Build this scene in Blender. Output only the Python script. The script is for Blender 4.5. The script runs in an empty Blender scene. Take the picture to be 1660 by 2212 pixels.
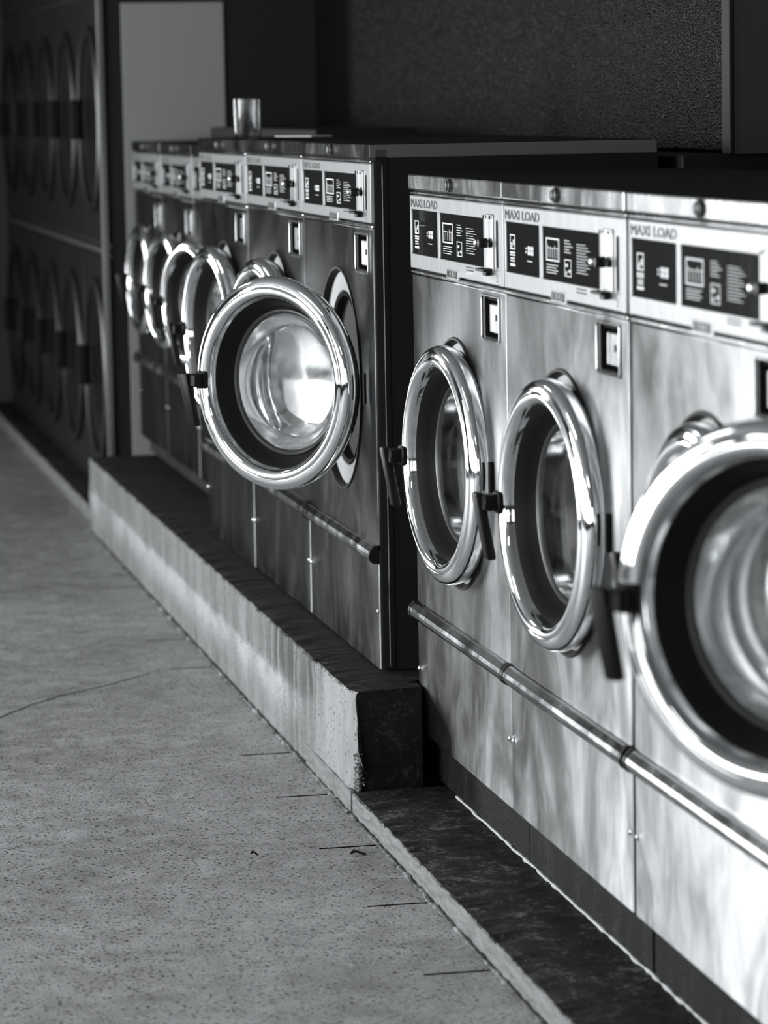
import bpy, bmesh, math, random
from mathutils import Vector, Matrix, noise
random.seed(7)
PI = math.pi
scn = bpy.context.scene
COL = scn.collection
H = 1.37

# ------------------------------------------------------------------ camera
F_PX, YAW, PIT, ROL = 7044.76, 0.200501, 0.123951, -0.0174126
d = Vector((math.sin(YAW)*math.cos(PIT), math.cos(YAW)*math.cos(PIT), -math.sin(PIT)))
r = Vector((math.cos(YAW), -math.sin(YAW), 0)); u = r.cross(d)
r2 = r*math.cos(ROL)+u*math.sin(ROL); u2 = -r*math.sin(ROL)+u*math.cos(ROL)
cd = bpy.data.cameras.new('camera'); cam = bpy.data.objects.new('camera', cd); COL.objects.link(cam)
cam.matrix_world = Matrix(((r2.x, u2.x, -d.x, 0), (r2.y, u2.y, -d.y, 0), (r2.z, u2.z, -d.z, H), (0, 0, 0, 1)))
cd.sensor_fit = 'VERTICAL'; cd.sensor_height = 36.0; cd.sensor_width = 27.0
cd.lens = 36.0*F_PX/2212.0
cd.clip_start = 0.05; cd.clip_end = 100
cd.dof.use_dof = True; cd.dof.focus_distance = 6.15; cd.dof.aperture_fstop = 5.0
scn.camera = cam

# ------------------------------------------------------------------ world, light, exposure
w = bpy.data.worlds.new('world'); scn.world = w; w.use_nodes = True
bg = w.node_tree.nodes['Background']; bg.inputs[0].default_value = (0.95, 0.98, 1.0, 1); bg.inputs[1].default_value = 0.6
scn.view_settings.view_transform = 'Standard'; scn.view_settings.look = 'None'
scn.view_settings.gamma = 1.0; scn.view_settings.use_curve_mapping = False
scn.view_settings.exposure = 0.0

def area(name, loc, target, sx, sy, power):
    l = bpy.data.lights.new(name, 'AREA'); l.shape = 'RECTANGLE'; l.size = sx; l.size_y = sy
    l.energy = power; l.color = (0.96, 0.985, 1.0)
    o = bpy.data.objects.new(name, l); COL.objects.link(o); o.location = loc
    dv = Vector(target)-Vector(loc)
    o.rotation_euler = dv.to_track_quat('-Z', 'Y').to_euler()
    return o
# daylight in the storefront windows on the left, and in the glazed door at the far end
WINL = [(-2.6, 0.2), (1.0, 3.8), (4.8, 8.6)]      # Y ranges of storefront windows
for (a, b) in WINL:
    area('window_daylight', (-4.56, (a+b)/2, 1.55), (0, (a+b)/2, 1.55), b-a, 2.4, (70 if a < 0 else 120) if a < 4 else 430)
for yy in (1.5, 5.5, 9.5):
    area('added_ceiling_light', (-1.2, yy, 2.94), (-1.2, yy, 0), .5, 1.3, 14)  # added lamps without fixtures, to whiten the tops of the chrome rings
area('door_daylight', (-3.82, 15.04, 1.3), (-3.82, 0, 1.3), 1.5, 2.5, 300)
area('window_daylight', (-2.3, -4.06, 1.62), (-2.3, 0, 1.62), 3.2, 1.9, 35)

# ------------------------------------------------------------------ materials
def mat(name):
    m = bpy.data.materials.new(name); m.use_nodes = True
    nt = m.node_tree
    b = nt.nodes['Principled BSDF']
    return m, nt, b
def g(v): return (v*0.985, v*0.995, v, 1)
def simple(name, v, rough=0.5, metal=0.0, spec=0.5):
    m, nt, b = mat(name)
    b.inputs['Base Color'].default_value = g(v); b.inputs['Roughness'].default_value = rough
    b.inputs['Metallic'].default_value = metal; b.inputs['Specular IOR Level'].default_value = spec
    return m
def N(nt, t, **kw):
    n = nt.nodes.new(t)
    for k, v in kw.items(): setattr(n, k, v)
    return n
def pos(nt, scale=(1, 1, 1)):
    ge = N(nt, 'ShaderNodeNewGeometry'); mp = N(nt, 'ShaderNodeMapping')
    mp.inputs['Scale'].default_value = scale
    nt.links.new(ge.outputs['Position'], mp.inputs['Vector'])
    return mp.outputs['Vector']
def nz(nt, scale=(1, 1, 1), s=5, detail=4, rough=0.6, dist=0.0):
    n = N(nt, 'ShaderNodeTexNoise'); nt.links.new(pos(nt, scale), n.inputs['Vector'])
    n.inputs['Scale'].default_value = s; n.inputs['Detail'].default_value = detail
    n.inputs['Roughness'].default_value = rough; n.inputs['Distortion'].default_value = dist
    return n.outputs['Fac']
def ramp(nt, src, stops):
    c = N(nt, 'ShaderNodeValToRGB'); nt.links.new(src, c.inputs['Fac'])
    e = c.color_ramp.elements
    while len(e) < len(stops): e.new(0.5)
    for i, (p, v) in enumerate(stops):
        e[i].position = p; e[i].color = g(v) if not isinstance(v, tuple) else v
    return c.outputs['Color']
def math_(nt, op, a, b=None, clamp=False):
    n = N(nt, 'ShaderNodeMath', operation=op, use_clamp=clamp)
    for i, x in enumerate((a, b)):
        if x is None: continue
        if isinstance(x, (int, float)): n.inputs[i].default_value = x
        else: nt.links.new(x, n.inputs[i])
    return n.outputs[0]
def mixc(nt, fac, a, b, mode='MIX'):
    n = N(nt, 'ShaderNodeMix', data_type='RGBA', blend_type=mode)
    for i, x in ((0, fac), (6, a), (7, b)):
        if isinstance(x, (int, float)) and i == 0: n.inputs[0].default_value = x
        elif isinstance(x, (int, float)): n.inputs[i].default_value = g(x)
        else: nt.links.new(x, n.inputs[i])
    return n.outputs[2]
def bump(nt, b, h, strength=0.3, dist=0.002):
    n = N(nt, 'ShaderNodeBump'); nt.links.new(h, n.inputs['Height'])
    n.inputs['Strength'].default_value = strength; n.inputs['Distance'].default_value = dist
    nt.links.new(n.outputs['Normal'], b.inputs['Normal'])

ANROT = 0.25
def steel(name, v0, v1, r0, r1, streak=1.0, aniso=0.0, bow=0.0):
    """brushed, smeared and scratched stainless sheet"""
    m, nt, b = mat(name)
    b.inputs['Metallic'].default_value = 1.0
    big = nz(nt, (1, 1, .6), 4.2, 5, .55, 1.6)
    fine = nz(nt, (24, 24, 1.2), 9, 3, .6)
    scr = nz(nt, (1, 1.2, .8), 7, 3, .6, 2.2)
    if aniso:
        tg = N(nt, 'ShaderNodeTangent', direction_type='RADIAL', axis='Z'); nt.links.new(tg.outputs[0], b.inputs['Tangent'])
        b.inputs['Anisotropic'].default_value = aniso; b.inputs['Anisotropic Rotation'].default_value = ANROT
    mixv = math_(nt, 'ADD', math_(nt, 'MULTIPLY', big, .6), math_(nt, 'ADD', math_(nt, 'MULTIPLY', fine, .2*streak), math_(nt, 'MULTIPLY', scr, .2)))
    nt.links.new(ramp(nt, mixv, [(.36, v0), (.62, v1)]), b.inputs['Base Color'])
    rr = N(nt, 'ShaderNodeMapRange'); nt.links.new(mixv, rr.inputs['Value'])
    rr.inputs['From Min'].default_value = .38; rr.inputs['From Max'].default_value = .6
    rr.inputs['To Min'].default_value = r0; rr.inputs['To Max'].default_value = r1
    nt.links.new(rr.outputs[0], b.inputs['Roughness'])
    hgt = math_(nt, 'MULTIPLY', math_(nt, 'ADD', nz(nt, (1, 1, 1), 3.0, 2), math_(nt, 'MULTIPLY', fine, .02)), .0014)
    if bow:            # the sheet bows out a little between its edges
        tc = N(nt, 'ShaderNodeTexCoord'); sp = N(nt, 'ShaderNodeSeparateXYZ'); nt.links.new(tc.outputs['Object'], sp.inputs[0])
        hgt = math_(nt, 'SUBTRACT', hgt, math_(nt, 'MULTIPLY', math_(nt, 'MULTIPLY', sp.outputs['X'], sp.outputs['X']), bow))
    bump(nt, b, hgt, 1.0, 1.0)
    return m
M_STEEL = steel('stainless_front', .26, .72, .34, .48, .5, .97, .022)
M_STEELO = steel('shaded_stainless_front', .08, .34, .34, .48, .5, .97, .022)  # darker copy of the front steel: dim reflections put into its colour
M_CAPO = steel('shaded_stainless_top', .16, .40, .18, .30, .6, .6)  # top steel darkened likewise, the dim reflections are in the colour
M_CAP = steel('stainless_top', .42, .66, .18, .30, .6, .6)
M_CHROME = simple('chrome', .88, .07, 1.0)
def chrome():
    m, nt, b = mat('polished_chrome'); b.inputs['Metallic'].default_value = 1
    b.inputs['Base Color'].default_value = g(.9)
    nt.links.new(ramp(nt, nz(nt, (1, 1, 1), 25, 4), [(.4, .04), (.8, .16)]), b.inputs['Roughness'])
    return m
M_CHROME = chrome()
def panelmat():
    m, nt, b = mat('brushed_label_plate'); b.inputs['Metallic'].default_value = .35
    f = nz(nt, (14, 14, 1), 12, 3)
    nt.links.new(ramp(nt, f, [(.3, .33), (.7, .42)]), b.inputs['Base Color']); b.inputs['Roughness'].default_value = .3
    b.inputs['Coat Weight'].default_value = .5; b.inputs['Coat Roughness'].default_value = .06
    bump(nt, b, nz(nt, (1, 1, 1), 22, 2), .10, .004)
    return m
M_PANEL = panelmat()
def dispmat():
    m, nt, b = mat('display_glass'); b.inputs['Base Color'].default_value = g(.012)
    b.inputs['Roughness'].default_value = .08; b.inputs['Specular IOR Level'].default_value = .2
    bump(nt, b, nz(nt, (1, 1, 1), 26, 3), .12, .004)
    return m
M_DISP = dispmat()
M_PRINT = simple('white_print', .55, .5)
M_INK = simple('black_ink', .02, .5)
M_GREYINK = simple('grey_ink', .12, .5)
M_BLACK = simple('black_plastic', .009, .4, 0, .15)
M_RUBBER = simple('black_rubber', .010, .45, 0, .12)
M_DARK = simple('dark_paint', .017, .5, 0, .1)
M_DARKEDGE = simple('dark_frame_paint', .022, .5, 0, .2)
M_GAP = simple('shadow_gap', .012, .8, 0, .1)
M_RING = simple('port_ring_enamel', .36, .4, .5)
M_DRUM = simple('drum_steel', .10, .35, 1.0)
M_SCREW = simple('screw_steel', .75, .25, 1.0)
M_VAULT = steel('coin_box_steel', .22, .5, .25, .4)
def glassmat(name, film_max):
    m, nt, b = mat(name)
    b.inputs['Base Color'].default_value = (.80, .815, .82, 1)
    b.inputs['Transmission Weight'].default_value = 1.0
    b.inputs['IOR'].default_value = 1.22; b.inputs['Specular IOR Level'].default_value = .35
    b.inputs['Roughness'].default_value = .10
    # a film of dried soap on it
    dif = N(nt, 'ShaderNodeBsdfDiffuse'); dif.inputs['Color'].default_value = g(.75)
    f1 = nz(nt, (1, 1, 1), 11, 5, .65, 1.5); f2 = nz(nt, (1, 1, .3), 60, 5, .75)
    film = math_(nt, 'MULTIPLY', math_(nt, 'ADD', math_(nt, 'MULTIPLY', f1, .7), math_(nt, 'MULTIPLY', f2, .3)), 1.0)
    rr = N(nt, 'ShaderNodeMapRange'); nt.links.new(film, rr.inputs['Value'])
    rr.inputs['From Min'].default_value = .42; rr.inputs['From Max'].default_value = .68
    rr.inputs['To Min'].default_value = film_max*.08; rr.inputs['To Max'].default_value = film_max
    mx = N(nt, 'ShaderNodeMixShader'); nt.links.new(rr.outputs[0], mx.inputs[0])
    nt.links.new(b.outputs[0], mx.inputs[1]); nt.links.new(dif.outputs[0], mx.inputs[2])
    nt.links.new(mx.outputs[0], nt.nodes['Material Output'].inputs['Surface'])
    return m
M_GLASS = glassmat('door_glass_clear', .07)
M_GLASSD = glassmat('door_glass_milky_lit', .30)  # same glass, film paled for the brightness seen through open doors
def cupmat():
    m, nt, b = mat('clear_cup_glass'); b.inputs['Transmission Weight'].default_value = 1.0
    b.inputs['Base Color'].default_value = g(.95); b.inputs['IOR'].default_value = 1.45; b.inputs['Roughness'].default_value = .08
    return m
M_CUP = cupmat()

def floormat():
    m, nt, b = mat('speckled_concrete')
    big = nz(nt, (1, 1, 1), 1.3, 5, .6, .5); mid = nz(nt, (1, 1, 1), 14, 5, .65)
    base = ramp(nt, math_(nt, 'ADD', math_(nt, 'MULTIPLY', big, .5), math_(nt, 'MULTIPLY', mid, .5)), [(.36, .22), (.5, .34), (.64, .46)])
    def specks(scale, thr, thr2):
        v = N(nt, 'ShaderNodeTexVoronoi'); nt.links.new(pos(nt), v.inputs['Vector'])
        v.inputs['Scale'].default_value = scale; v.inputs['Randomness'].default_value = 1
        sp = N(nt, 'ShaderNodeSeparateColor'); nt.links.new(v.outputs['Color'], sp.inputs[0])
        pick = math_(nt, 'GREATER_THAN', sp.outputs[0], thr)
        size = math_(nt, 'MULTIPLY', sp.outputs[1], thr2)
        near = math_(nt, 'LESS_THAN', v.outputs['Distance'], size)
        return math_(nt, 'MULTIPLY', pick, near)
    s1 = specks(115, .40, .45); s2 = specks(250, .35, .6)
    c = mixc(nt, math_(nt, 'MULTIPLY', s1, .93), base, .028)
    c = mixc(nt, math_(nt, 'MULTIPLY', s2, .75), c, .06)
    s3 = specks(110, .8, .4)
    c = mixc(nt, math_(nt, 'MULTIPLY', s3, .6), c, .55)
    nt.links.new(c, b.inputs['Base Color'])
    nt.links.new(ramp(nt, mid, [(.3, .40), (.7, .62)]), b.inputs['Roughness'])
    b.inputs['Specular IOR Level'].default_value = .4
    bump(nt, b, math_(nt, 'SUBTRACT', math_(nt, 'MULTIPLY', mid, .5), math_(nt, 'ADD', s1, s2)), .35, .0015)
    return m
M_FLOOR = floormat()
def curbface():
    m, nt, b = mat('stained_curb_concrete')
    st = nz(nt, (20, 20, 1.0), 1.0, 6, .75, .2); blot = nz(nt, (1, 1, .8), 4, 6, .65, .4); grain = nz(nt, (1, 1, 1), 160, 4, .8)
    s = math_(nt, 'ADD', math_(nt, 'MULTIPLY', st, .55), math_(nt, 'ADD', math_(nt, 'MULTIPLY', blot, .33), math_(nt, 'MULTIPLY', grain, .12)))
    c = ramp(nt, s, [(.36, .08), (.46, .15), (.56, .23), (.68, .36)])
    # a paler stripe with soft edges, then stains: dark drips near the end, a pale pitted end patch
    ge = N(nt, 'ShaderNodeNewGeometry'); sx = N(nt, 'ShaderNodeSeparateXYZ'); nt.links.new(ge.outputs['Position'], sx.inputs[0])
    def mr(src, a, b_, c_=0.0, d_=1.0):
        n = N(nt, 'ShaderNodeMapRange', interpolation_type='SMOOTHSTEP'); nt.links.new(src, n.inputs['Value'])
        for nm, v_ in (('From Min', a), ('From Max', b_), ('To Min', c_), ('To Max', d_)): n.inputs[nm].default_value = v_
        return n.outputs[0]
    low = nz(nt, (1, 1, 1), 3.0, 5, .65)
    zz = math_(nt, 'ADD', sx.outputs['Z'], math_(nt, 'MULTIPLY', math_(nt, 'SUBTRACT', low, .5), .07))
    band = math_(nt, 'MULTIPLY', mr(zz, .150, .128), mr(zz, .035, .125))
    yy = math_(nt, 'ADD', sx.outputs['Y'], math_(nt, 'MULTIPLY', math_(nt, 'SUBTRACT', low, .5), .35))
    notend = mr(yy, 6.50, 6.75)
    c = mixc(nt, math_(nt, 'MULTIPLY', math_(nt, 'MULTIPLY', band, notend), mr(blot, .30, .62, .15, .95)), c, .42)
    drip = math_(nt, 'MULTIPLY', math_(nt, 'MULTIPLY', mr(yy, 6.46, 6.56), mr(yy, 7.35, 6.9)), math_(nt, 'MULTIPLY', mr(zz, .12, .17), mr(st, .58, .42)))
    c = mixc(nt, math_(nt, 'MULTIPLY', drip, .8), c, .035)
    c = mixc(nt, math_(nt, 'MULTIPLY', mr(yy, 6.50, 6.38), mr(blot, .30, .6, .15, .95)), c, .31)
    vo = N(nt, 'ShaderNodeTexVoronoi'); nt.links.new(pos(nt), vo.inputs['Vector']); vo.inputs['Scale'].default_value = 120
    sc_ = N(nt, 'ShaderNodeSeparateColor'); nt.links.new(vo.outputs['Color'], sc_.inputs[0])
    pit = math_(nt, 'MULTIPLY', math_(nt, 'GREATER_THAN', sc_.outputs[0], .75), math_(nt, 'LESS_THAN', vo.outputs['Distance'], .32))
    c = mixc(nt, math_(nt, 'MULTIPLY', pit, .8), c, .05)
    nt.links.new(c, b.inputs['Base Color']); b.inputs['Roughness'].default_value = .8
    bump(nt, b, math_(nt, 'ADD', math_(nt, 'MULTIPLY', st, .5), grain), .5, .002)
    return m
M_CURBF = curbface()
def darkconc(name, lo, mi, hi, sc=(1, 1, 1), rough=.7):
    m, nt, b = mat(name)
    a = nz(nt, sc, 14, 8, .8, .5); gr = nz(nt, (1, 1, 1), 120, 4, .8)
    s = math_(nt, 'ADD', math_(nt, 'MULTIPLY', a, .6), math_(nt, 'MULTIPLY', gr, .4))
    nt.links.new(ramp(nt, s, [(.40, lo), (.53, mi), (.66, hi), (.75, .4)]), b.inputs['Base Color'])
    b.inputs['Roughness'].default_value = rough; b.inputs['Specular IOR Level'].default_value = .12
    bump(nt, b, s, .9, .006)
    return m
M_CURBT = darkconc('worn_black_curb_top', .006, .02, .11, (.6, 6, 1))
M_CURBE = darkconc('black_curb_end', .007, .012, .06, (1, 1, 1), .85)
M_LOWT = darkconc('pitted_dark_ledge', .005, .02, .20, (1, 1, 1))
def lowface():
    m, nt, b = mat('grey_curb_edge')
    c = ramp(nt, nz(nt, (1, 1, 8), 12, 5, .7, .5), [(.3, .09), (.6, .22)])
    nt.links.new(c, b.inputs['Base Color']); b.inputs['Roughness'].default_value = .75
    bump(nt, b, nz(nt, (1, 1, 6), 40, 4, .7), .5, .002)
    return m
M_LOWF = lowface()
M_SEAL = darkconc('crumbling_sealant', .02, .16, .6)
M_CAULK = simple('pale_caulk', .5, .7)
def wallmat():
    m, nt, b = mat('dark_dimpled_board')
    b.inputs['Base Color'].default_value = g(.004); b.inputs['Roughness'].default_value = .34; b.inputs['Specular IOR Level'].default_value = .16
    v = N(nt, 'ShaderNodeTexVoronoi'); nt.links.new(pos(nt, (1, .8, 1)), v.inputs['Vector']); v.inputs['Scale'].default_value = 150
    bump(nt, b, v.outputs['Distance'], 1.0, .006)
    return m
M_BOARD = wallmat()
M_WALL = simple('dark_wall_paint', .06, .8, 0, .03)
M_ROOM = simple('room_wall_paint', .06, .8, 0, .03)
M_CEIL = simple('ceiling_paint', .22, .9, 0, .03)
M_GREYPANEL = simple('pale_grey_enamel', .24, .5, 0, .4)
M_DRYRING = simple('dark_dryer_ring', .014, .35, .6)
M_DRYER = simple('dryer_front_black', .009, .3, 0, .2)
M_TRIM = simple('aluminium_trim', .22, .4, .8)
M_DULL = simple('dull_grey_metal', .10, .4, .8)
M_FRAMEW = simple('window_frame_metal', .3, .4, .8)

# ------------------------------------------------------------------ helpers
def link(name, me, m, parent=None, loc=(0, 0, 0), smooth=False, auto=None):
    o = bpy.data.objects.new(name, me); COL.objects.link(o)
    if m is not None:
        for mm in (m if isinstance(m, (list, tuple)) else [m]): me.materials.append(mm)
    if parent is not None: o.parent = parent
    o.location = loc
    if smooth:
        for p in me.polygons: p.use_smooth = True
        if auto:
            me.set_sharp_from_angle(angle=math.radians(auto))
    return o
def tag(o, label=None, cat=None, group=None, kind=None):
    if label: o['label'] = label
    if cat: o['category'] = cat
    if group: o['group'] = group
    if kind: o['kind'] = kind
    return o
def empty(name, loc, rz=0.0):
    o = bpy.data.objects.new(name, None); COL.objects.link(o); o.location = loc; o.rotation_euler = (0, 0, rz)
    o.empty_display_size = .1
    return o
def bm_mesh(bm, name):
    me = bpy.data.meshes.new(name); bmesh.ops.recalc_face_normals(bm, faces=bm.faces[:]); bm.to_mesh(me); bm.free(); return me
def add_box(bm, x0, x1, y0, y1, z0, z1, bev=0.0, mi=0, seg=1):
    tmp = bmesh.new()
    vs = [tmp.verts.new((x, y, z)) for x in (x0, x1) for y in (y0, y1) for z in (z0, z1)]
    for f in ((0, 1, 3, 2), (4, 6, 7, 5), (0, 4, 5, 1), (2, 3, 7, 6), (0, 2, 6, 4), (1, 5, 7, 3)):
        tmp.faces.new([vs[i] for i in f])
    if bev > 0: bmesh.ops.bevel(tmp, geom=tmp.edges[:], offset=bev, segments=seg, affect='EDGES', profile=.5)
    for f in tmp.faces: f.material_index = mi
    me = bpy.data.meshes.new('t'); tmp.to_mesh(me); tmp.free(); bm.from_mesh(me); bpy.data.meshes.remove(me)
def box(name, m, parent, x0, x1, y0, y1, z0, z1, bev=0.0, seg=1, smooth=False):
    bm = bmesh.new(); add_box(bm, x0, x1, y0, y1, z0, z1, bev, 0, seg)
    return link(name, bm_mesh(bm, name), m, parent, smooth=smooth, auto=40 if smooth else None)
def add_lathe(bm, prof, cx=0, cz=0, y0=0, segs=72, cap=False, mi=0):
    """profile of (radius, depth) turned round a horizontal axis along y"""
    rings = []
    for (rr, yy) in prof:
        if rr < 1e-6: rings.append([bm.verts.new((cx, y0+yy, cz))]); continue
        rings.append([bm.verts.new((cx+rr*math.cos(2*PI*i/segs), y0+yy, cz+rr*math.sin(2*PI*i/segs))) for i in range(segs)])
    for a, b in zip(rings[:-1], rings[1:]):
        for i in range(segs):
            j = (i+1) % segs
            if len(a) == 1 and len(b) == 1: continue
            if len(b) == 1: f = bm.faces.new((a[i], a[j], b[0]))
            elif len(a) == 1: f = bm.faces.new((a[0], b[i], b[j]))
            else: f = bm.faces.new((a[i], a[j], b[j], b[i]))
            f.material_index = mi
def lathe(name, m, parent, prof, cx=0, cz=0, y0=0, segs=72, auto=35, loc=(0, 0, 0)):
    bm = bmesh.new(); add_lathe(bm, prof, cx, cz, y0, segs)
    return link(name, bm_mesh(bm, name), m, parent, loc, True, auto)
def add_vcyl(bm, cx, cy, z0, z1, r0, r1=None, segs=20):
    r1 = r0 if r1 is None else r1
    a = [bm.verts.new((cx+r0*math.cos(2*PI*i/segs), cy+r0*math.sin(2*PI*i/segs), z0)) for i in range(segs)]
    b = [bm.verts.new((cx+r1*math.cos(2*PI*i/segs), cy+r1*math.sin(2*PI*i/segs), z1)) for i in range(segs)]
    for i in range(segs):
        j = (i+1) % segs; bm.faces.new((a[i], a[j], b[j], b[i]))
    bm.faces.new(a[::-1]); bm.faces.new(b)
def rrect(x0, x1, z0, z1, rad, n=5):
    pts = []
    for cx, cz, a0 in ((x1-rad, z1-rad, 0), (x0+rad, z1-rad, 90), (x0+rad, z0+rad, 180), (x1-rad, z0+rad, 270)):
        for i in range(n+1):
            a = math.radians(a0+90*i/n); pts.append((cx+rad*math.cos(a), cz+rad*math.sin(a)))
    return pts
def circle(cx, cz, rr, n=72): return [(cx+rr*math.cos(2*PI*i/n), cz+rr*math.sin(2*PI*i/n)) for i in range(n)]
def from_curve(cu, yfront):
    """flat curve data (drawn in x, y) -> mesh standing in the x-z plane, its front at y = yfront"""
    o = bpy.data.objects.new('tmp', cu); COL.objects.link(o)
    dg = bpy.context.evaluated_depsgraph_get(); dg.update()
    me = bpy.data.meshes.new_from_object(o.evaluated_get(dg))
    bpy.data.objects.remove(o); bpy.data.curves.remove(cu)
    for v in me.vertices:
        x, y, z = v.co; v.co = (x, yfront-z, y)
    me.materials.clear()
    return me
def plate(name, m, parent, loops, yf, th, bev=0.0):
    """sheet with holes: first loop outside, the rest holes"""
    cu = bpy.data.curves.new('t', 'CURVE'); cu.dimensions = '2D'; cu.fill_mode = 'BOTH'
    cu.extrude = th/2-bev; cu.bevel_depth = bev; cu.bevel_resolution = 1; cu.offset = -bev
    for lp in loops:
        s = cu.splines.new('POLY'); s.points.add(len(lp)-1); s.use_cyclic_u = True
        for i, (x, z) in enumerate(lp): s.points[i].co = (x, z, 0, 1)
    me = from_curve(cu, yf+th/2)
    return link(name, me, m, parent)
def text_mesh(body, size, x, z, yf, sx=1.0, outline=0.0, bold=0.0, shear=0.0, th=.0006, align='LEFT', space=1.0):
    cu = bpy.data.curves.new('t', 'FONT'); cu.body = body; cu.size = size; cu.align_x = align
    cu.shear = shear; cu.offset = bold; cu.space_character = space; cu.resolution_u = 2
    if outline: cu.fill_mode = 'NONE'; cu.bevel_depth = outline; cu.bevel_resolution = 0
    else: cu.extrude = th/2
    me = from_curve(cu, yf)
    for v in me.vertices: v.co.x = x+v.co.x*sx; v.co.z += z
    return me
def join_meshes(name, mes):
    bm = bmesh.new()
    for me in mes: bm.from_mesh(me)
    out = bpy.data.meshes.new(name); bm.to_mesh(out); bm.free(); return out
KIDS = {}
def copy_tree(o, parent=None, depth=0):
    c = o.copy(); COL.objects.link(c)
    if parent is not None:
        c.parent = parent
    for ch in [x for x in bpy.data.objects if x.parent == o]: copy_tree(ch, c, depth+1)
    return c

# ------------------------------------------------------------------ room shell
def struct(o): o['kind'] = 'structure'; return o
# floor: slab split by a real crack and by short saw cuts beside the curb
CRK = [(-4.6, 5.6), (-3.4, 5.75), (-2.4, 6.2), (-1.5, 6.45), (-.6, 6.85), (.1, 7.02), (.45, 7.22), (.592, 7.357), (.668, 7.48), (.755, 7.595), (.871, 7.70), (.968, 7.80), (1.048, 7.91)]
def floor_mesh():
    bm = bmesh.new()
    pts = []
    for (a, b) in zip(CRK[:-1], CRK[1:]):
        for k in range(8):
            t = k/8; x = a[0]+(b[0]-a[0])*t; y = a[1]+(b[1]-a[1])*t
            pts.append((x, y+.012*noise.noise(Vector((x*22, y*5, 1)))+.006*noise.noise(Vector((x*70, 3, 1)))))
    pts.append(CRK[-1]); pts.append((1.055, 7.915))
    xs = [p[0] for p in pts]
    def gw(i): return .0095*min(1, (len(pts)-i)/14)+.005*noise.noise(Vector((i*.7, 0, 4)))
    lo = [bm.verts.new((p[0], p[1]-gw(i), 0)) for i, p in enumerate(pts)]
    hi = [bm.verts.new((p[0], p[1]+gw(i), 0)) for i, p in enumerate(pts)]
    n0 = [bm.verts.new((x, -4, 0)) for x in xs]; f0 = [bm.verts.new((x, 15.1, 0)) for x in xs]
    lo2 = [bm.verts.new((v.co.x, v.co.y, -.006)) for v in lo]; hi2 = [bm.verts.new((v.co.x, v.co.y, -.006)) for v in hi]
    for i in range(len(pts)-1):
        bm.faces.new((n0[i], n0[i+1], lo[i+1], lo[i])); bm.faces.new((hi[i], hi[i+1], f0[i+1], f0[i]))
        bm.faces.new((lo[i], lo[i+1], lo2[i+1], lo2[i])); bm.faces.new((hi[i+1], hi[i], hi2[i], hi2[i+1]))
        f = bm.faces.new((lo2[i], lo2[i+1], hi2[i+1], hi2[i])); f.material_index = 1
    cuts = [3.55, 4.0, 4.47, 4.934, 5.395, 5.852, 6.323, 6.766, 7.88, 8.33, 9.3]
    edges = [-4]+[c for c in cuts]+[15.1]
    gp = .0048
    for a, b in zip(edges[:-1], edges[1:]):
        y0 = a+(gp if a != -4 else 0); y1 = b-(gp if b != 15.1 else 0)
        vs = [bm.verts.new(p) for p in ((1.055, y0, 0), (1.30, y0, 0), (1.30, y1, 0), (1.055, y1, 0))]; bm.faces.new(vs)
    for c in cuts:
        vs = [bm.verts.new(p) for p in ((1.055, c-gp, -.004), (1.30, c-gp, -.004), (1.30, c+gp, -.004), (1.055, c+gp, -.004))]
        bm.faces.new(vs).material_index = 1
    vs = [bm.verts.new(p) for p in ((1.30, -4, 0), (2.2, -4, 0), (2.2, 15.1, 0), (1.30, 15.1, 0))]; bm.faces.new(vs)
    add_box(bm, -4.6, 2.2, -4, 15.1, -.12, -.0065, 0, 1)
    return bm_mesh(bm, 'floor')
struct(link('floor', floor_mesh(), [M_FLOOR, M_GAP]))
struct(box('ceiling', M_CEIL, None, -4.8, 2.3, -4.1, 15.2, 3.0, 3.1))
struct(box('wall_right', M_WALL, None, 2.12, 2.3, -4.1, 15.2, -.1, 3.0))

def wall_with_holes(name, plane, lo, hi, holes, z1=3.0):
    bm = bmesh.new(); y = lo
    def seg(a, b, c, e):
        if plane[0] == 'x': add_box(bm, plane[1], plane[2], a, b, c, e)
        else: add_box(bm, a, b, plane[1], plane[2], c, e)
    for (a, b, c, e) in holes:
        seg(y, a, -.1, z1); seg(a, b, -.1, c); seg(a, b, e, z1); y = b
    seg(y, hi, -.1, z1)
    return struct(link(name, bm_mesh(bm, name), M_ROOM))
wall_with_holes('wall_left', ('x', -4.75, -4.6), -4.1, 15.2, [(a, b, .35, 2.75) for a, b in WINL])
wall_with_holes('wall_back', ('y', 15.1, 15.25), -4.6, 2.12, [(-4.58, -3.05, .02, 2.6)])
wall_with_holes('wall_front', ('y', -4.2, -4.05), -4.6, 2.12, [(-3.9, -.7, .65, 2.6)])
for k, (a, b) in enumerate(WINL):
    bm = bmesh.new()
    for (p, q, c, e) in ((a, b, .35, .40), (a, b, 2.70, 2.75), (a, a+.05, .4, 2.7), (b-.05, b, .4, 2.7), ((a+b)/2-.025, (a+b)/2+.025, .4, 2.7)):
        add_box(bm, -4.55, -4.50, p, q, c, e)
    struct(link('window_%d' % (k+1), bm_mesh(bm, 'window'), M_FRAMEW))
bm = bmesh.new()
for (p, q, c, e) in ((-4.58, -3.05, .0, .06), (-4.58, -3.05, 2.55, 2.6), (-4.58, -4.52, .06, 2.55), (-3.11, -3.05, .06, 2.55)):
    add_box(bm, p, q, 14.96, 15.02, c, e)
struct(link('door_1', bm_mesh(bm, 'door'), M_FRAMEW))
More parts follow.
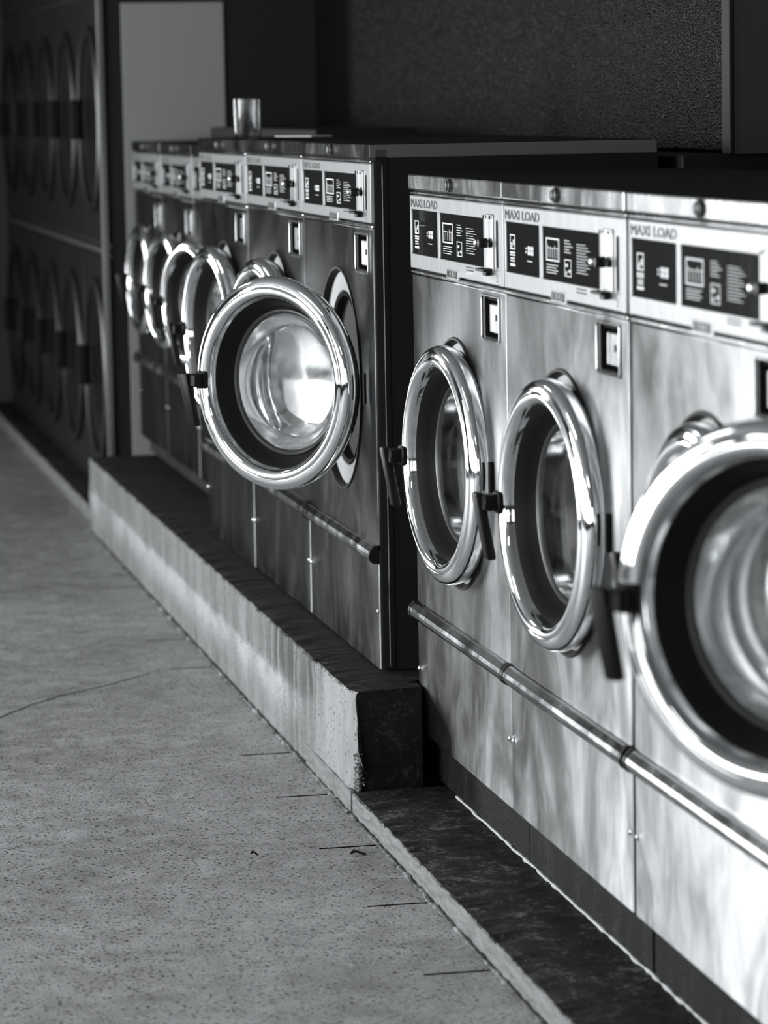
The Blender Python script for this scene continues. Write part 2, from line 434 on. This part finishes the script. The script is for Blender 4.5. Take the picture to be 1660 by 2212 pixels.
# dimpled board on the wall above the far bank, with its edge strip
tb = link('trim_1', None or bm_mesh((lambda b: (add_box(b, 2.0, 2.1, 6.30, 15.1, 1.27, 3.0), b)[1])(bmesh.new()), 'board'), M_BOARD); struct(tb)
struct(box('trim_2', M_DARK, None, 1.990, 2.0, 6.268, 6.32, 1.262, 3.0, .002))
struct(box('trim_4', M_WALL, None, 2.0005, 2.12, 6.27, 6.298, 1.262, 3.0))
struct(box('trim_3', M_DARK, None, 1.90, 2.12, 6.30, 10.8, .30, 1.262, .004))

# ------------------------------------------------------------------ curbs
def rough_slab(name, x0, x1, y0, y1, z0, z1, step, mats, chip, parent=None, seed=0, nl=6):
    """long slab with ragged top front edge: front face (0), top (1), near end (2)"""
    bm = bmesh.new(); n = int((y1-y0)/step)
    nzv = [z0+(z1-z0)*(1-(1-t/nl)**1.25) for t in range(nl+1)]
    nx = [x0+(x1-x0)*t for t in (0, .06, .15, .35, .65, 1)]
    prof = [(x0, z) for z in nzv]+[(x, z1) for x in nx[1:]]
    rows = []
    for i in range(n+1):
        y = y0+(y1-y0)*i/n; row = []
        for k, (x, z) in enumerate(prof):
            dx = .0035*noise.noise(Vector((y*7+seed, z*14, seed)))+.0015*noise.noise(Vector((y*40, z*50, seed+2)))
            dz = .002*noise.noise(Vector((y*10, x*25, seed+5)))+.0012*noise.noise(Vector((y*50, x*60, seed+1)))
            X, Z = x, z
            if k < len(nzv)-1: X += dx
            if k >= len(nzv)-1: Z += dz
            if k in (len(nzv)-2, len(nzv)-1, len(nzv)):
                c = max(0, .1+.8*noise.noise(Vector((y*14, 3.1, seed)))+.6*noise.noise(Vector((y*48, 1, seed)))+.5*noise.noise(Vector((y*130, 1, seed))))*chip
                if k == len(nzv)-1: X += c*.9+.003; Z -= c*.8+.003
                if k == len(nzv)-2: X += c*.25
                if k == len(nzv): Z -= c*.2
            if k == 0: X = x; Z = z0
            row.append(bm.verts.new((X, y, Z)))
        rows.append(row)
    for a, b in zip(rows[:-1], rows[1:]):
        for k in range(len(prof)-1):
            f = bm.faces.new((a[k], a[k+1], b[k+1], b[k])); f.material_index = 0 if k < len(nzv)-1 else 1; f.smooth = k not in (len(nzv)-2,)
    for row, rev in ((rows[0], 0), (rows[-1], 1)):
        y = row[0].co.y
        extra = [bm.verts.new((x1, y, z0))]
        f = bm.faces.new(row+extra); f.material_index = 2
        bmesh.ops.triangulate(bm, faces=[f])
    return link(name, bm_mesh(bm, name), mats, parent)
lc = empty('concrete_ledge', (1.25, 4.0, 0))
tag(lc, 'low dark pitted concrete ledge with pale grey edge under the nearest washers', 'ledge')
o = rough_slab('slab', 1.172-1.25, 2.11-1.25, -.5-4.0, 6.124-4.0, -.004, .046, .009, [M_LOWF, M_LOWT, M_LOWT], .015, lc, 3)
hc = empty('concrete_curb', (1.3, 8.0, 0))
tag(hc, 'tall stained concrete curb with chipped edge and dark top carrying the far washers', 'curb')
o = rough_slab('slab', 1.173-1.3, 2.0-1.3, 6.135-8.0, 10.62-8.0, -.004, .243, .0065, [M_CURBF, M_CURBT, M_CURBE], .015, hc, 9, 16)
for v in o.data.vertices:           # rounded, crumbled near corner
    wx = v.co.x+1.3; wy = v.co.y+8.0
    dC = max(0, (6.22-wy)/.085)
    if wx < 1.19 and wy < 6.17:
        t = min(1, (6.17-wy)/.03)
        v.co.x += t*(.003+.006*noise.noise(Vector((1, v.co.z*24, 9)))+.003*noise.noise(Vector((wy*40, v.co.z*80, 9)))+.009*max(0, 1-abs(v.co.z-.075)/.07))
    if wx < 1.20: v.co.x += .010*dC*dC+dC*(.008*noise.noise(Vector((wy*30, v.co.z*22, 2)))+.005*noise.noise(Vector((wy*60, v.co.z*75, 2))))
    if wy < 6.14:
        k = max(0, 1-abs(v.co.z-.09)/.09)
        v.co.y += .008*noise.noise(Vector((wx*9, v.co.z*14, 5)))-.012*k
for v in o.data.vertices:
    if v.co.y+8.0 < 6.21 and v.co.x+1.3 > 1.316: v.co.x = 1.316-1.3
bm = bmesh.new(); add_box(bm, 1.1685-1.3, 1.178-1.3, 6.132-8, 6.62-8, -.004, .045, .002)
link('foot_strip', bm_mesh(bm, 'foot'), M_LOWF, hc)
# rough mortar face pebbles at the near corner
bm = bmesh.new()
for i in range(220):
    zz = random.uniform(.048, .12)*1.0; xx = 1.176+abs(random.gauss(0, .008)); yy = 6.135-.010*max(0, 1-abs(zz-.09)/.09)+random.uniform(-.004, .002)
    s = random.uniform(.0007, .0022)
    bmesh.ops.create_icosphere(bm, subdivisions=1, radius=s, matrix=Matrix.Translation((xx-1.3, yy-8.0, zz)) @ Matrix.Diagonal((1, .7, random.uniform(.6, 1.2), 1)))
o = link('crumbled_aggregate', bm_mesh(bm, 'agg'), M_CURBF, hc); o['kind'] = 'stuff'; o['label'] = 'crumbled pale aggregate on the near corner'
# crumbling sealant between floor and curb
def bead(name, x, z, y0, y1, rad, m, parent, off, step=.01, seed=0, wob=1.0):
    bm = bmesh.new(); n = int((y1-y0)/step); S = 6; prev = None
    for i in range(n+1):
        y = y0+(y1-y0)*i/n
        q = rad*(.75+wob*.8*noise.noise(Vector((y*30, seed, 0)))+wob*.5*noise.noise(Vector((y*95, seed, 3)))); q = max(q, rad*.12)
        cx = x+wob*rad*.7*noise.noise(Vector((y*14, 8, seed)))
        ring = [bm.verts.new((cx+q*math.cos(2*PI*k/S)-off[0], y-off[1], z+q*.8*math.sin(2*PI*k/S)-off[2])) for k in range(S)]
        if prev:
            for k in range(S): bm.faces.new((prev[k], prev[(k+1) % S], ring[(k+1) % S], ring[k]))
        else: bm.faces.new(ring[::-1])
        prev = ring
    bm.faces.new(prev)
    o = link(name, bm_mesh(bm, name), m, parent); o['kind'] = 'stuff' if False else 'part'
    del o['kind']
    return o
bead('sealant_bead', 1.166, .002, -.4, 6.12, .0055, M_SEAL, lc, (1.25, 4.0, 0), .008, 1)
bead('sealant_bead', 1.166, .002, 6.13, 10.6, .007, M_SEAL, hc, (1.3, 8.0, 0), .008, 2)
bead('caulk_line', 1.352, .050, 2.0, 6.0, .0042, M_CAULK, lc, (1.25, 4.0, 0), .01, 4)
# low dark ledge under the dryers
o = rough_slab('dark_ledge', 1.20, 2.12, 10.63, 15.0, -.003, .05, .03, [M_LOWF, M_LOWT, M_LOWT], .006, None, 6)
tag(o, 'low dark ledge running under the black stacked dryers', 'ledge')

# ------------------------------------------------------------------ washing machines
def make_door(parent, hx, cz, R, sc):
    """door hung at local x = hx (near side); its children are in door space (origin on the hinge axis)"""
    off = -R-.026*sc
    S = sc
    prof = [(.207, .022), (.2165, .018), (.2195, .010), (.2200, .002), (.2190, -.005), (.2160, -.0105), (.2110, -.0145), (.2050, -.0172), (.2000, -.0182), (.1988, -.0172), (.1975, -.0178),
            (.1950, -.0205), (.1910, -.0212), (.1860, -.0198), (.1815, -.0165), (.1780, -.0120), (.1760, -.006), (.174, .002), (.170, .010)]
    P = lambda pr: [(a*S, b*S) for a, b in pr]
    d = lathe('door', M_CHROME, parent, P(prof), off, 0, 0, 96, 50)
    d.location = (hx, -.011, cz+.002)
    lathe('door_back', M_DRUM, d, P([(.2145, .016), (.212, .027), (.195, .032), (.16, .040), (.150, .040)]), off, 0, 0, 72)
    lathe('door_gasket', M_RUBBER, d, P([(.1755, .000), (.171, .004), (.163, .018), (.157, .029), (.1525, .034), (.1505, .036)]), off, 0, 0, 72)
    lathe('glass_rim', M_DULL, d, P([(.152, .037), (.150, .032), (.147, .0305), (.1445, .032), (.142, .036), (.1405, .040)]), off, 0, 0, 72)
    gp = [(.1405, .038), (.138, .052), (.133, .070), (.124, .086), (.108, .098), (.085, .106), (.05, .111), (.0, .113)]
    gi = [(a-.004 if a > .005 else 0, b-.005) for a, b in gp][::-1]
    lathe('door_glass', M_GLASS, d, P(gp+gi[0:]), off, 0, 0, 72, 80)
    # latch handle on the far side
    bm = bmesh.new()
    cx = off
    add_box(bm, cx-.214*S, cx-.186*S, -.046*S, -.010*S, -.013*S, .014*S, .003)
    add_box(bm, cx-.210*S, cx-.180*S, -.024*S, -.012*S, -.018*S, .019*S, .003)
    n0 = len(bm.verts)
    add_box(bm, cx-.232*S, cx-.204*S, -.055*S, -.038*S, -.097*S, .016*S, .005, 0, 2)
    bm.verts.ensure_lookup_table()
    for v in bm.verts[n0:]:
        t = max(0, -v.co.z/(.104*S)); c = cx-.220*S
        v.co.x = c+(v.co.x-c)*(1-.25*t)+.012*S*t; v.co.y += .018*S*t
    link('door_handle', bm_mesh(bm, 'door_handle'), M_BLACK, d, smooth=True, auto=40)
    bm = bmesh.new(); add_vcyl(bm, -.004, .008, -.030*S, .030*S, .0042, None, 12)
    link('door_hinge', bm_mesh(bm, 'door_hinge'), M_BLACK, d, smooth=True, auto=40)
    return d

def graphics(parent, W, zw0, zw1, yf):
    """white print on the two black windows"""
    hh = zw1-zw0; bm = bmesh.new(); k = W/.77
    def q(x0, x1, a, b): add_box(bm, (x0)*k-W/2, (x1)*k-W/2, yf-.0004, yf, zw0+a*hh, zw0+b*hh)
    def frame(x0, x1, a, b, t=.0035):
        tt = t/hh*.55
        q(x0, x1, b-tt, b); q(x0, x1, a, a+tt); q(x0, x0+t, a+tt, b-tt); q(x1-t, x1, a+tt, b-tt)
    # left window: loading pictogram, bars below, price squares
    frame(.042, .078, .46, .76, .004); q(.050, .058, .48, .60); q(.063, .072, .55, .66)
    q(.042, .078, .38, .42); q(.042, .078, .335, .365); q(.045, .075, .27, .30); q(.045, .075, .22, .25); q(.042, .078, .13, .185)
    for x in (.165, .186): q(x, x+.017, .40, .48); q(x, x+.017, .49, .57)
    q(.150, .157, .43, .47); q(.150, .157, .50, .54); q(.160, .195, .27, .29)
    # right window: cycle chart and columns of small type
    frame(.288, .372, .36, .80, .005)
    for i in range(5): q(.299+i*.0145, .3015+i*.0145, .42, .66-.03*(i % 3))
    q(.295, .366, .60, .612)
    for j in range(4): q(.29, .365-.01*(j % 2), .28-.05*j, .295-.05*j)
    for j in range(5): q(.405, .435+.01*(j % 3), .78-.055*j, .795-.055*j)
    frame(.405, .447, .12, .44, .003); q(.412, .425, .30, .36); q(.43, .442, .20, .25); q(.413, .42, .16, .22)
    for j in range(11): q(.48, .535+.012*((j*7) % 3), .74-.052*j, .752-.052*j)
    return tag(link('printed_graphics', bm_mesh(bm, 'gfx'), M_PRINT, parent), kind='stuff')

def make_washer(P):
    W, z0, zt, zcap, zp1, zp0, zw1, zw0, zport, zbar, zrec, zscr, sc, word = (P[k] for k in
        ('W', 'z0', 'zt', 'zcap', 'zp1', 'zp0', 'zw1', 'zw0', 'zport', 'zbar', 'zrec', 'zscr', 'sc', 'word'))
    D = .585; h = W/2; k = W/.77
    U = lambda x: x*k-h
    e = empty('washing_machine', (0, 0, 0), -PI/2)
    # body behind the sheets
    bm = bmesh.new()
    add_box(bm, -h+.004, h-.004, .030, D, z0, zt-.004)
    body = link('cabinet', bm_mesh(bm, 'cabinet'), M_DARK, e)
    # hole for the port is a dark tub set into the body front
    pu = U(P['pu']); rf = .2315*sc
    ru0, ru1 = U(.597), U(.722)
    plate('front_panel', P['steel'], e, [[(-h+.003, zbar+.014), (h-.003, zbar+.014), (h-.003, zp0-.012), (-h+.003, zp0-.012)], circle(pu, zport, rf), rrect(ru0, ru1, zrec-.037, zrec+.037, .006)], 0, .024, .0022)
    box('lower_panel', P['steel'], e, -h+.003, h-.003, 0, .030, z0, zbar+.008, .0022)
    bm = bmesh.new(); add_box(bm, -h+.001, h-.001, .006, .031, z0+.004, zt-.006)
    # cut the frame where the port sits: keep only border strips
    bm.free()
    bm = bmesh.new()
    add_box(bm, -h+.0015, -h+.03, .008, .031, z0+.002, zt-.01); add_box(bm, h-.03, h-.0015, .008, .031, z0+.002, zt-.01)
    add_box(bm, -h+.03, h-.03, .008, .031, zp0-.03, zt-.01)
    link('front_frame', bm_mesh(bm, 'frame'), M_GAP, e)
    # seam mouldings above and below the control panel
    box('seam_moulding', M_CAP, e, -h+.002, h-.002, -.002, .01, zp0-.010, zp0-.004, .0015)
    box('seam_moulding', M_CAP, e, -h+.002, h-.002, -.003, .01, zp1+.002, zp1+.0065, .0015)
    # top with front lip
    cap = box('top_cap', P['cap'], e, -h+.0015, h-.0015, -.006, D, zcap, zt, .003, 2)
    cap.data.materials.append(M_TOP); cap.data.materials.append(M_SKIRT)
    for f in cap.data.polygons:
        if f.normal.z > .9: f.material_index = 1
        if f.normal.x > .9: f.material_index = 2
    zk = (zcap+zt)/2
    lk = lathe('lock', M_DULL, e, [(.0, -.0165), (.005, -.0165), (.0085, -.015), (.0095, -.0125), (.0115, -.0115), (.0125, -.009), (.0125, -.006)], U(.374), zk, 0, 6 if False else 24)
    box('key_slot', M_INK, lk, U(.374)-.0012, U(.374)+.0012, -.0172, -.016, zk-.006, zk+.006)
    # control panel
    wa = rrect(U(.014), U(.246), zw0, zw1, .004); wb = rrect(U(.265), U(.620), zw0, zw1, .004)
    sl = rrect(U(.716), U(.730), zw0+.002, zw1, .006)
    cp = plate('control_panel', M_PANEL, e, [rrect(-h+.003, h-.003, zp0, zp1, .003), wa, wb, sl], -.003, .012, .001)
    plate('display_window', M_DISP, cp, [wa], -.0018, .006, .0004)
    plate('display_window', M_DISP, cp, [wb], -.0018, .006, .0004)
    plate('coin_slot', M_GAP, cp, [sl], -.0035, .003)
    graphics(cp, W, zw0, zw1, -.0019)
    hw = (zp1-zw1)
    me = join_meshes('lettering', [text_mesh(word, hw*.78, U(.012), zw1+hw*.20, -.0034, P['wsx'], outline=.00055)])
    link('load_lettering', me, M_GREYINK, cp)
    hb = (zw0-zp0)
    me = text_mesh('DEXTER', .019, U(.326), zp0-.003, -.0044, 1.20, bold=.0003, shear=.12)
    link('name_lettering', me, M_INK, cp)
    box('name_plate', M_PANEL, cp, U(.322), U(.420), -.0038, .002, zp0-.006, zp0+.0125, .0005)
    bm = bmesh.new()
    for j in range(2):
        for i in range(6):
            add_box(bm, U(.482+.0105*i), U(.482+.0105*i+.0085), -.0036, -.003, zp0+.0155+.0055*j, zp0+.018+.0055*j)
    for i in range(4): add_box(bm, U(.716+.004*(i % 2)), U(.724), -.0036, -.003, zp0+.006+.004*i, zp0+.008+.004*i)
    tag(link('small_print', bm_mesh(bm, 'sp'), M_INK, cp), kind='stuff')
    bm = bmesh.new(); add_box(bm, U(.012), U(.31), -.0034, -.002, zp0+.0005, zp0+.0018); add_box(bm, U(.43), U(.74), -.0034, -.002, zp0+.0005, zp0+.0018)
    add_box(bm, U(.012), U(.755), -.0034, -.002, zp1-.0022, zp1-.0006)
    link('border_line', bm_mesh(bm, 'bl'), M_INK, cp)
    # coin slide
    zs0, zs1 = zw0-.006, zw1+.009; zm = (zs0+zs1)/2
    cs = plate('coin_slide', M_VAULT, cp, [rrect(U(.645), U(.700), zs0, zs1, .004)], -.0055, .006, .001)
    bm = bmesh.new()
    add_lathe(bm, [(0, -.024), (.007, -.024), (.0085, -.022), (.0085, -.008)], U(.668), zm, 0, 18)
    add_box(bm, U(.655), U(.700), -.013, -.007, zm-.006, zm+.004, .001)
    link('slide_knob', bm_mesh(bm, 'knob'), M_BLACK, cs, smooth=True, auto=40)
    lathe('slide_button', M_SCREW, cs, [(0, -.028), (.004, -.0275), (.0062, -.025), (.0062, -.024)], U(.650), zm, 0, 16)
    bm = bmesh.new()
    add_box(bm, U(.632), U(.694), -.022, -.006, zs0+.001, zs0+.006, .001); add_box(bm, U(.664), U(.690), -.016, -.006, zs0-.006, zs0+.002, .001)
    link('coin_return', bm_mesh(bm, 'cr'), M_BLACK, cs)
    bm = bmesh.new()
    for uu in (.644, .692): add_lathe(bm, [(0, -.0105), (.0028, -.010), (.0035, -.008)], U(uu), zs1-.005, 0, 10)
    link('slide_screws', bm_mesh(bm, 'ss'), M_INK, cs)
    # coin box recess
    bm = bmesh.new()
    for (a, b, c, dd) in ((ru0, ru0+.003, zrec-.037, zrec+.037), (ru1-.003, ru1, zrec-.037, zrec+.037), (ru0, ru1, zrec-.037, zrec-.034), (ru0, ru1, zrec+.034, zrec+.037)):
        add_box(bm, a, b, .004, .075, c, dd)
    add_box(bm, ru0, ru1, .07, .075, zrec-.037, zrec+.037)
    rc = link('coin_box_recess', bm_mesh(bm, 'rec'), M_GAP, e)
    plate('recess_bezel', M_CAP, rc, [rrect(ru0-.0045, ru1+.0045, zrec-.0415, zrec+.0415, .008), rrect(ru0, ru1, zrec-.037, zrec+.037, .006)], -.0035, .0045, .0015)
    vt = box('coin_box', M_VAULT, rc, U(.634), U(.716), .003, .06, zrec-.026, zrec+.025, .002)
    lathe('coin_box_lock', M_INK, vt, [(0, .0015), (.0055, .0015), (.006, .004)], U(.684), zrec+.002, 0, 16)
    # port: rolled rim, enamel ring, gasket, drum
    S = sc
    Pf = lambda pr: [(a*S, b*S) for a, b in pr]
    pf = lathe('port_ring', M_RING, e, Pf([(.2235, .0115), (.2225, .010), (.184, .012), (.180, .016)]), pu, zport)
    lathe('port_rim', M_RUBBER, pf, Pf([(.2345, .001), (.2325, -.003), (.2285, -.003), (.2245, .002), (.223, .012)]), pu, zport)
    lathe('port_gasket', M_RUBBER, pf, Pf([(.182, .014), (.178, .010), (.172, .014), (.168, .040), (.172, .07), (.166, .10)]), pu, zport)
    bm = bmesh.new()
    add_lathe(bm, Pf([(.166, .09), (.168, .10), (.205, .105), (.212, .12), (.212, .40), (.20, .42), (0, .425)]), pu, zport, 0, 48)
    dr = link('drum', bm_mesh(bm, 'drum'), M_DRUM, e, smooth=True, auto=35)
    # hand rail across the front
    prof = [(.0, .030), (-.004, .0315), (-.009, .030), (-.0165, .021), (-.0185, .014), (-.0180, .007), (-.0150, .0015), (-.010, -.0015), (0, -.002)]
    def bar(name, m, u0, u1, g_):
        bm = bmesh.new(); cy, cz_ = -.008, .0145
        pr = [((a-cy)*g_+cy if a < 0 else a, (b-cz_)*g_+cz_) for a, b in prof]
        A = [bm.verts.new((u0, a, zbar-.015+b)) for a, b in pr]; B = [bm.verts.new((u1, a, zbar-.015+b)) for a, b in pr]
        for i in range(len(pr)-1): bm.faces.new((A[i], A[i+1], B[i+1], B[i]))
        bm.faces.new(A); bm.faces.new(B[::-1]); bm.faces.new((A[0], B[0], B[-1], A[-1]))
        return link(name, bm_mesh(bm, name), m, None)
    rail = bar('hand_rail', M_RAIL, -h+.012, h-.012, 1.0); rail.parent = e
    for (a, b) in ((-h+.0005, -h+.012), (h-.012, h-.0005)):
        c = bar('rail_end_cap', M_BLACK, a, b, 1.12); c.parent = rail
    for uu in (-h+.014, h-.010):
        sr = lathe('screw', M_SCREW, e, [(0, -.0045), (.003, -.0042), (.0052, -.002), (.0055, 0)], uu, zscr, 0, 14)
        box('screw_slot', M_INK, sr, uu-.0007, uu+.0007, -.0048, -.004, zscr-.004, zscr+.004)
    if P['zkick'] is not None:
        box('kick_plate', M_KICK, e, -h+.001, h-.001, .030, .05, P['zkick'], z0+.002)
    dl = make_door(e, pu+P['hoff'], zport, .22*sc, sc)
    # side face details (seen on an end machine)
    box('side_flange', M_DARKEDGE, e, h-.0045, h-.0015, .004, .0185, z0+.004, zcap-.004)
    box('side_edge_strip', M_SCREW, e, h-.0045, h-.0012, .0195, .0215, z0+.006, zcap-.012)
    return e, dl
M_SKIRT = simple('grey_side_skirt', .14, .45, .2, .4)
M_TOP = simple('dark_top_sheet', .012, .6, 0, .05)
M_RAIL = steel('rail_aluminium', .12, .52, .14, .28)
M_KICK = darkconc('scuffed_kick_plate', .005, .01, .05, (1, 1, .3), .5)

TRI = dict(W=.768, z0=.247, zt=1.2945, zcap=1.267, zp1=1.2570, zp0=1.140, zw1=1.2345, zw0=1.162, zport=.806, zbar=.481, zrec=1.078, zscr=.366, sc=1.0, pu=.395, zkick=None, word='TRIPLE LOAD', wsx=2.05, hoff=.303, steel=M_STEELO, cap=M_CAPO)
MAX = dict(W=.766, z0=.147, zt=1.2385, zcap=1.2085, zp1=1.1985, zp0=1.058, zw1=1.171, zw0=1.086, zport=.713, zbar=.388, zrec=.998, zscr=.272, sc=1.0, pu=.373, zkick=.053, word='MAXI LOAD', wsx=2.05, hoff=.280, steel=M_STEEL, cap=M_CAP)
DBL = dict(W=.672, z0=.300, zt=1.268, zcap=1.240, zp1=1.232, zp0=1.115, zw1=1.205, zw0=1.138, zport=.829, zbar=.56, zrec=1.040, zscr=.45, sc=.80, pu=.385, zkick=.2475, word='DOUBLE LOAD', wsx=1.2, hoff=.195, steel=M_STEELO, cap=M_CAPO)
RAI = dict(TRI, W=.766, steel=M_STEEL, cap=M_CAP, pu=.31, hoff=.255, zkick=.053, zport=.790)

def place(P, X, ys, phis, labels, group, dzs):
    proto = None
    for i, (yfar, phi, lab) in enumerate(zip(ys, phis, labels)):
        if proto is None:
            e, dl = make_washer(P); proto = e
        else: e = copy_tree(proto)
        e.location = (X, yfar-P['W']/2, dzs[i])
        dl = [c for c in bpy.data.objects if c.parent == e and c.name.split('.')[0] == 'door'][0]
        dl.rotation_euler = (0, 0, math.radians(phi))
        if phi > 20:
            for c in [c for c in bpy.data.objects if c.parent == dl and c.name.split('.')[0] == 'door_glass']:
                c.material_slots[0].link = 'OBJECT'; c.material_slots[0].material = M_GLASSD; c['label'] = 'glass bowl, soap film paled to look lit from behind'
        tag(e, lab, 'washing machine', group)
    return
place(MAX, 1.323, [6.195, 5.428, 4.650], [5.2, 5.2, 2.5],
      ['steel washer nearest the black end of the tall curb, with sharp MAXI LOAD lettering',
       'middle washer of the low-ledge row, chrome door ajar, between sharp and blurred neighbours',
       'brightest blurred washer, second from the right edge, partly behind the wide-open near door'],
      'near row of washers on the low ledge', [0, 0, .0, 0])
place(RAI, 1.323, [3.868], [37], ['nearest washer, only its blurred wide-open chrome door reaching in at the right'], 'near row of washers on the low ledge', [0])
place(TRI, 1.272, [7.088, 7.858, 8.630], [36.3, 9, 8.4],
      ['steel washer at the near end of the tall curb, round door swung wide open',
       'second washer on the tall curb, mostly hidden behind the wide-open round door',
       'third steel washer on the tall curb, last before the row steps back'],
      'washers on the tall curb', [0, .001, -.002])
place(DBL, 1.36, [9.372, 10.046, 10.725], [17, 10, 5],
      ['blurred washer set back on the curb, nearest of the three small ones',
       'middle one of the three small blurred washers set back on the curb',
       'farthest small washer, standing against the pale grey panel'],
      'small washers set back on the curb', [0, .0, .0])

# ------------------------------------------------------------------ stacked dryers at the far end
def make_dryer():
    e = empty('stacked_dryer', (0, 0, 0), -PI/2); W = .76; h = W/2
    box('cabinet', M_DARK, e, -h+.002, h-.002, .01, .75, .056, 2.4)
    for (z0, z1, zc) in ((.07, .88, .48), (.93, 1.76, 1.34)):
        plate('front_panel', M_DRYER, e, [[(-h+.004, z0), (h-.004, z0), (h-.004, z1), (-h+.004, z1)], circle(0, zc, .28)], 0, .02, .002)
        dd = lathe('door', M_DRYRING, e, [(.315, .004), (.320, -.004), (.315, -.012), (.300, -.018), (.288, -.014), (.282, -.004)], 0, zc)
        lathe('door_glass', M_DISP, dd, [(.284, -.004), (.20, .0), (.1, .004), (0, .005)], 0, zc)
        box('door_handle', M_DRYRING, dd, -.27, -.245, -.045, -.014, zc-.07, zc+.07, .005)
    box('middle_rail', M_DULL, e, -h, h, -.012, .01, .892, .912, .003)
    box('header_panel', M_DRYER, e, -h+.004, h-.004, 0, .012, 1.78, 2.38, .002)
    return e
DL = ['black stacked dryer with aluminium corner post, nearest the small washers', 'black stacked dryer second from the aluminium corner post', 'black stacked dryer third from the aluminium corner post', 'farthest black stacked dryer at the dark end of the aisle', 'last black stacked dryer cut by the left edge of the photo']
dp = make_dryer()
for i in range(5):
    e = dp if i == 0 else copy_tree(dp)
    e.location = (1.285, 10.86+.38+.765*i, 0)
    tag(e, DL[i], 'dryer', 'stacked dryers at the far end')
    if i == 0: first = e
for i_, nm in ((0, 0),):
    # first one only: pale side panel and corner post (local x = +h is the near side)
    box('side_panel', M_GREYPANEL, first, .3785, .386, .062, .405, .10, 1.722, .002)
    box('corner_post', M_TRIM, first, .372, .392, -.020, .002, .05, 2.38, .003)

# ------------------------------------------------------------------ things on top
def cup():
    bm = bmesh.new(); S = 40; prof = [(0, .004), (.030, .004), (.0325, .012), (.0345, .100), (.0362, .1015), (.0365, .098), (.0345, .006), (.032, 0), (0, 0)]
    rings = []
    for (rr, z) in prof:
        rings.append([bm.verts.new((0, 0, z))] if rr == 0 else [bm.verts.new((rr*math.cos(2*PI*i/S), rr*math.sin(2*PI*i/S), z)) for i in range(S)])
    for a, b in zip(rings[:-1], rings[1:]):
        for i in range(S):
            j = (i+1) % S
            if len(a) == 1: bm.faces.new((a[0], b[i], b[j]))
            elif len(b) == 1: bm.faces.new((a[i], a[j], b[0]))
            else: bm.faces.new((a[i], a[j], b[j], b[i]))
    return bm_mesh(bm, 'cup')
c = link('glass_tumbler', cup(), M_CUP, None, (1.372, 8.45, 1.2925), True, 40)
tag(c, 'clear tumbler standing upside up on the stainless washer tops', 'glass')
c = box('paper_slip', M_PRINT, None, -.03, .03, -.10, .10, 0, .004, .001); c.location = (1.46, 8.12, 1.2955); c.rotation_euler = (0, 0, .3)
tag(c, 'small pale folded slip lying beside the tumbler on the washer top', 'paper')
# low dark service box behind the small washers
b = box('service_box', M_DARK, None, 1.60, 1.88, 8.72, 10.6, 1.269, 1.31, .004)
tag(b, 'low black service box lying across the tops of the small washers', 'box')

# litter by the curb
def leaf(x, y, rz, s, name, m, label, cat):
    bm = bmesh.new(); n = 7; rows = []
    for i in range(n+1):
        t = i/n; wd = s*.32*math.sin(PI*t)**.8+.0006
        rows.append([bm.verts.new((s*(t-.5), j*wd, .0015+.004*abs(j)+.003*math.sin(t*5))) for j in (-1, 0, 1)])
    for a, b_ in zip(rows[:-1], rows[1:]):
        for k in range(2): bm.faces.new((a[k], a[k+1], b_[k+1], b_[k]))
    bmesh.ops.solidify(bm, geom=bm.faces[:], thickness=.0008)
    o = link(name, bm_mesh(bm, name), m); o.location = (x, y, .0008); o.rotation_euler = (0, 0, rz)
    return tag(o, label, cat)
M_LEAF = simple('dry_leaf', .03, .7); M_SCRAP = simple('pale_scrap', .5, .6)
leaf(1.115, 5.78, .1, .030, 'dry_leaf', M_LEAF, 'curled dark dry leaf on the floor beside the low ledge', 'leaf')
leaf(1.13, 5.80, -.6, .03, 'paper_scrap', M_SCRAP, 'pale sliver of litter touching the dark leaf by the ledge', 'litter')
leaf(.93, 5.83, .1, .014, 'dry_leaf', M_LEAF, 'small dark leaf bit lying out on the speckled floor', 'leaf')
leaf(1.13, 9.55, .3, .04, 'paper_scrap', M_SCRAP, 'blurred pale scrap at the foot of the tall curb far end', 'litter')
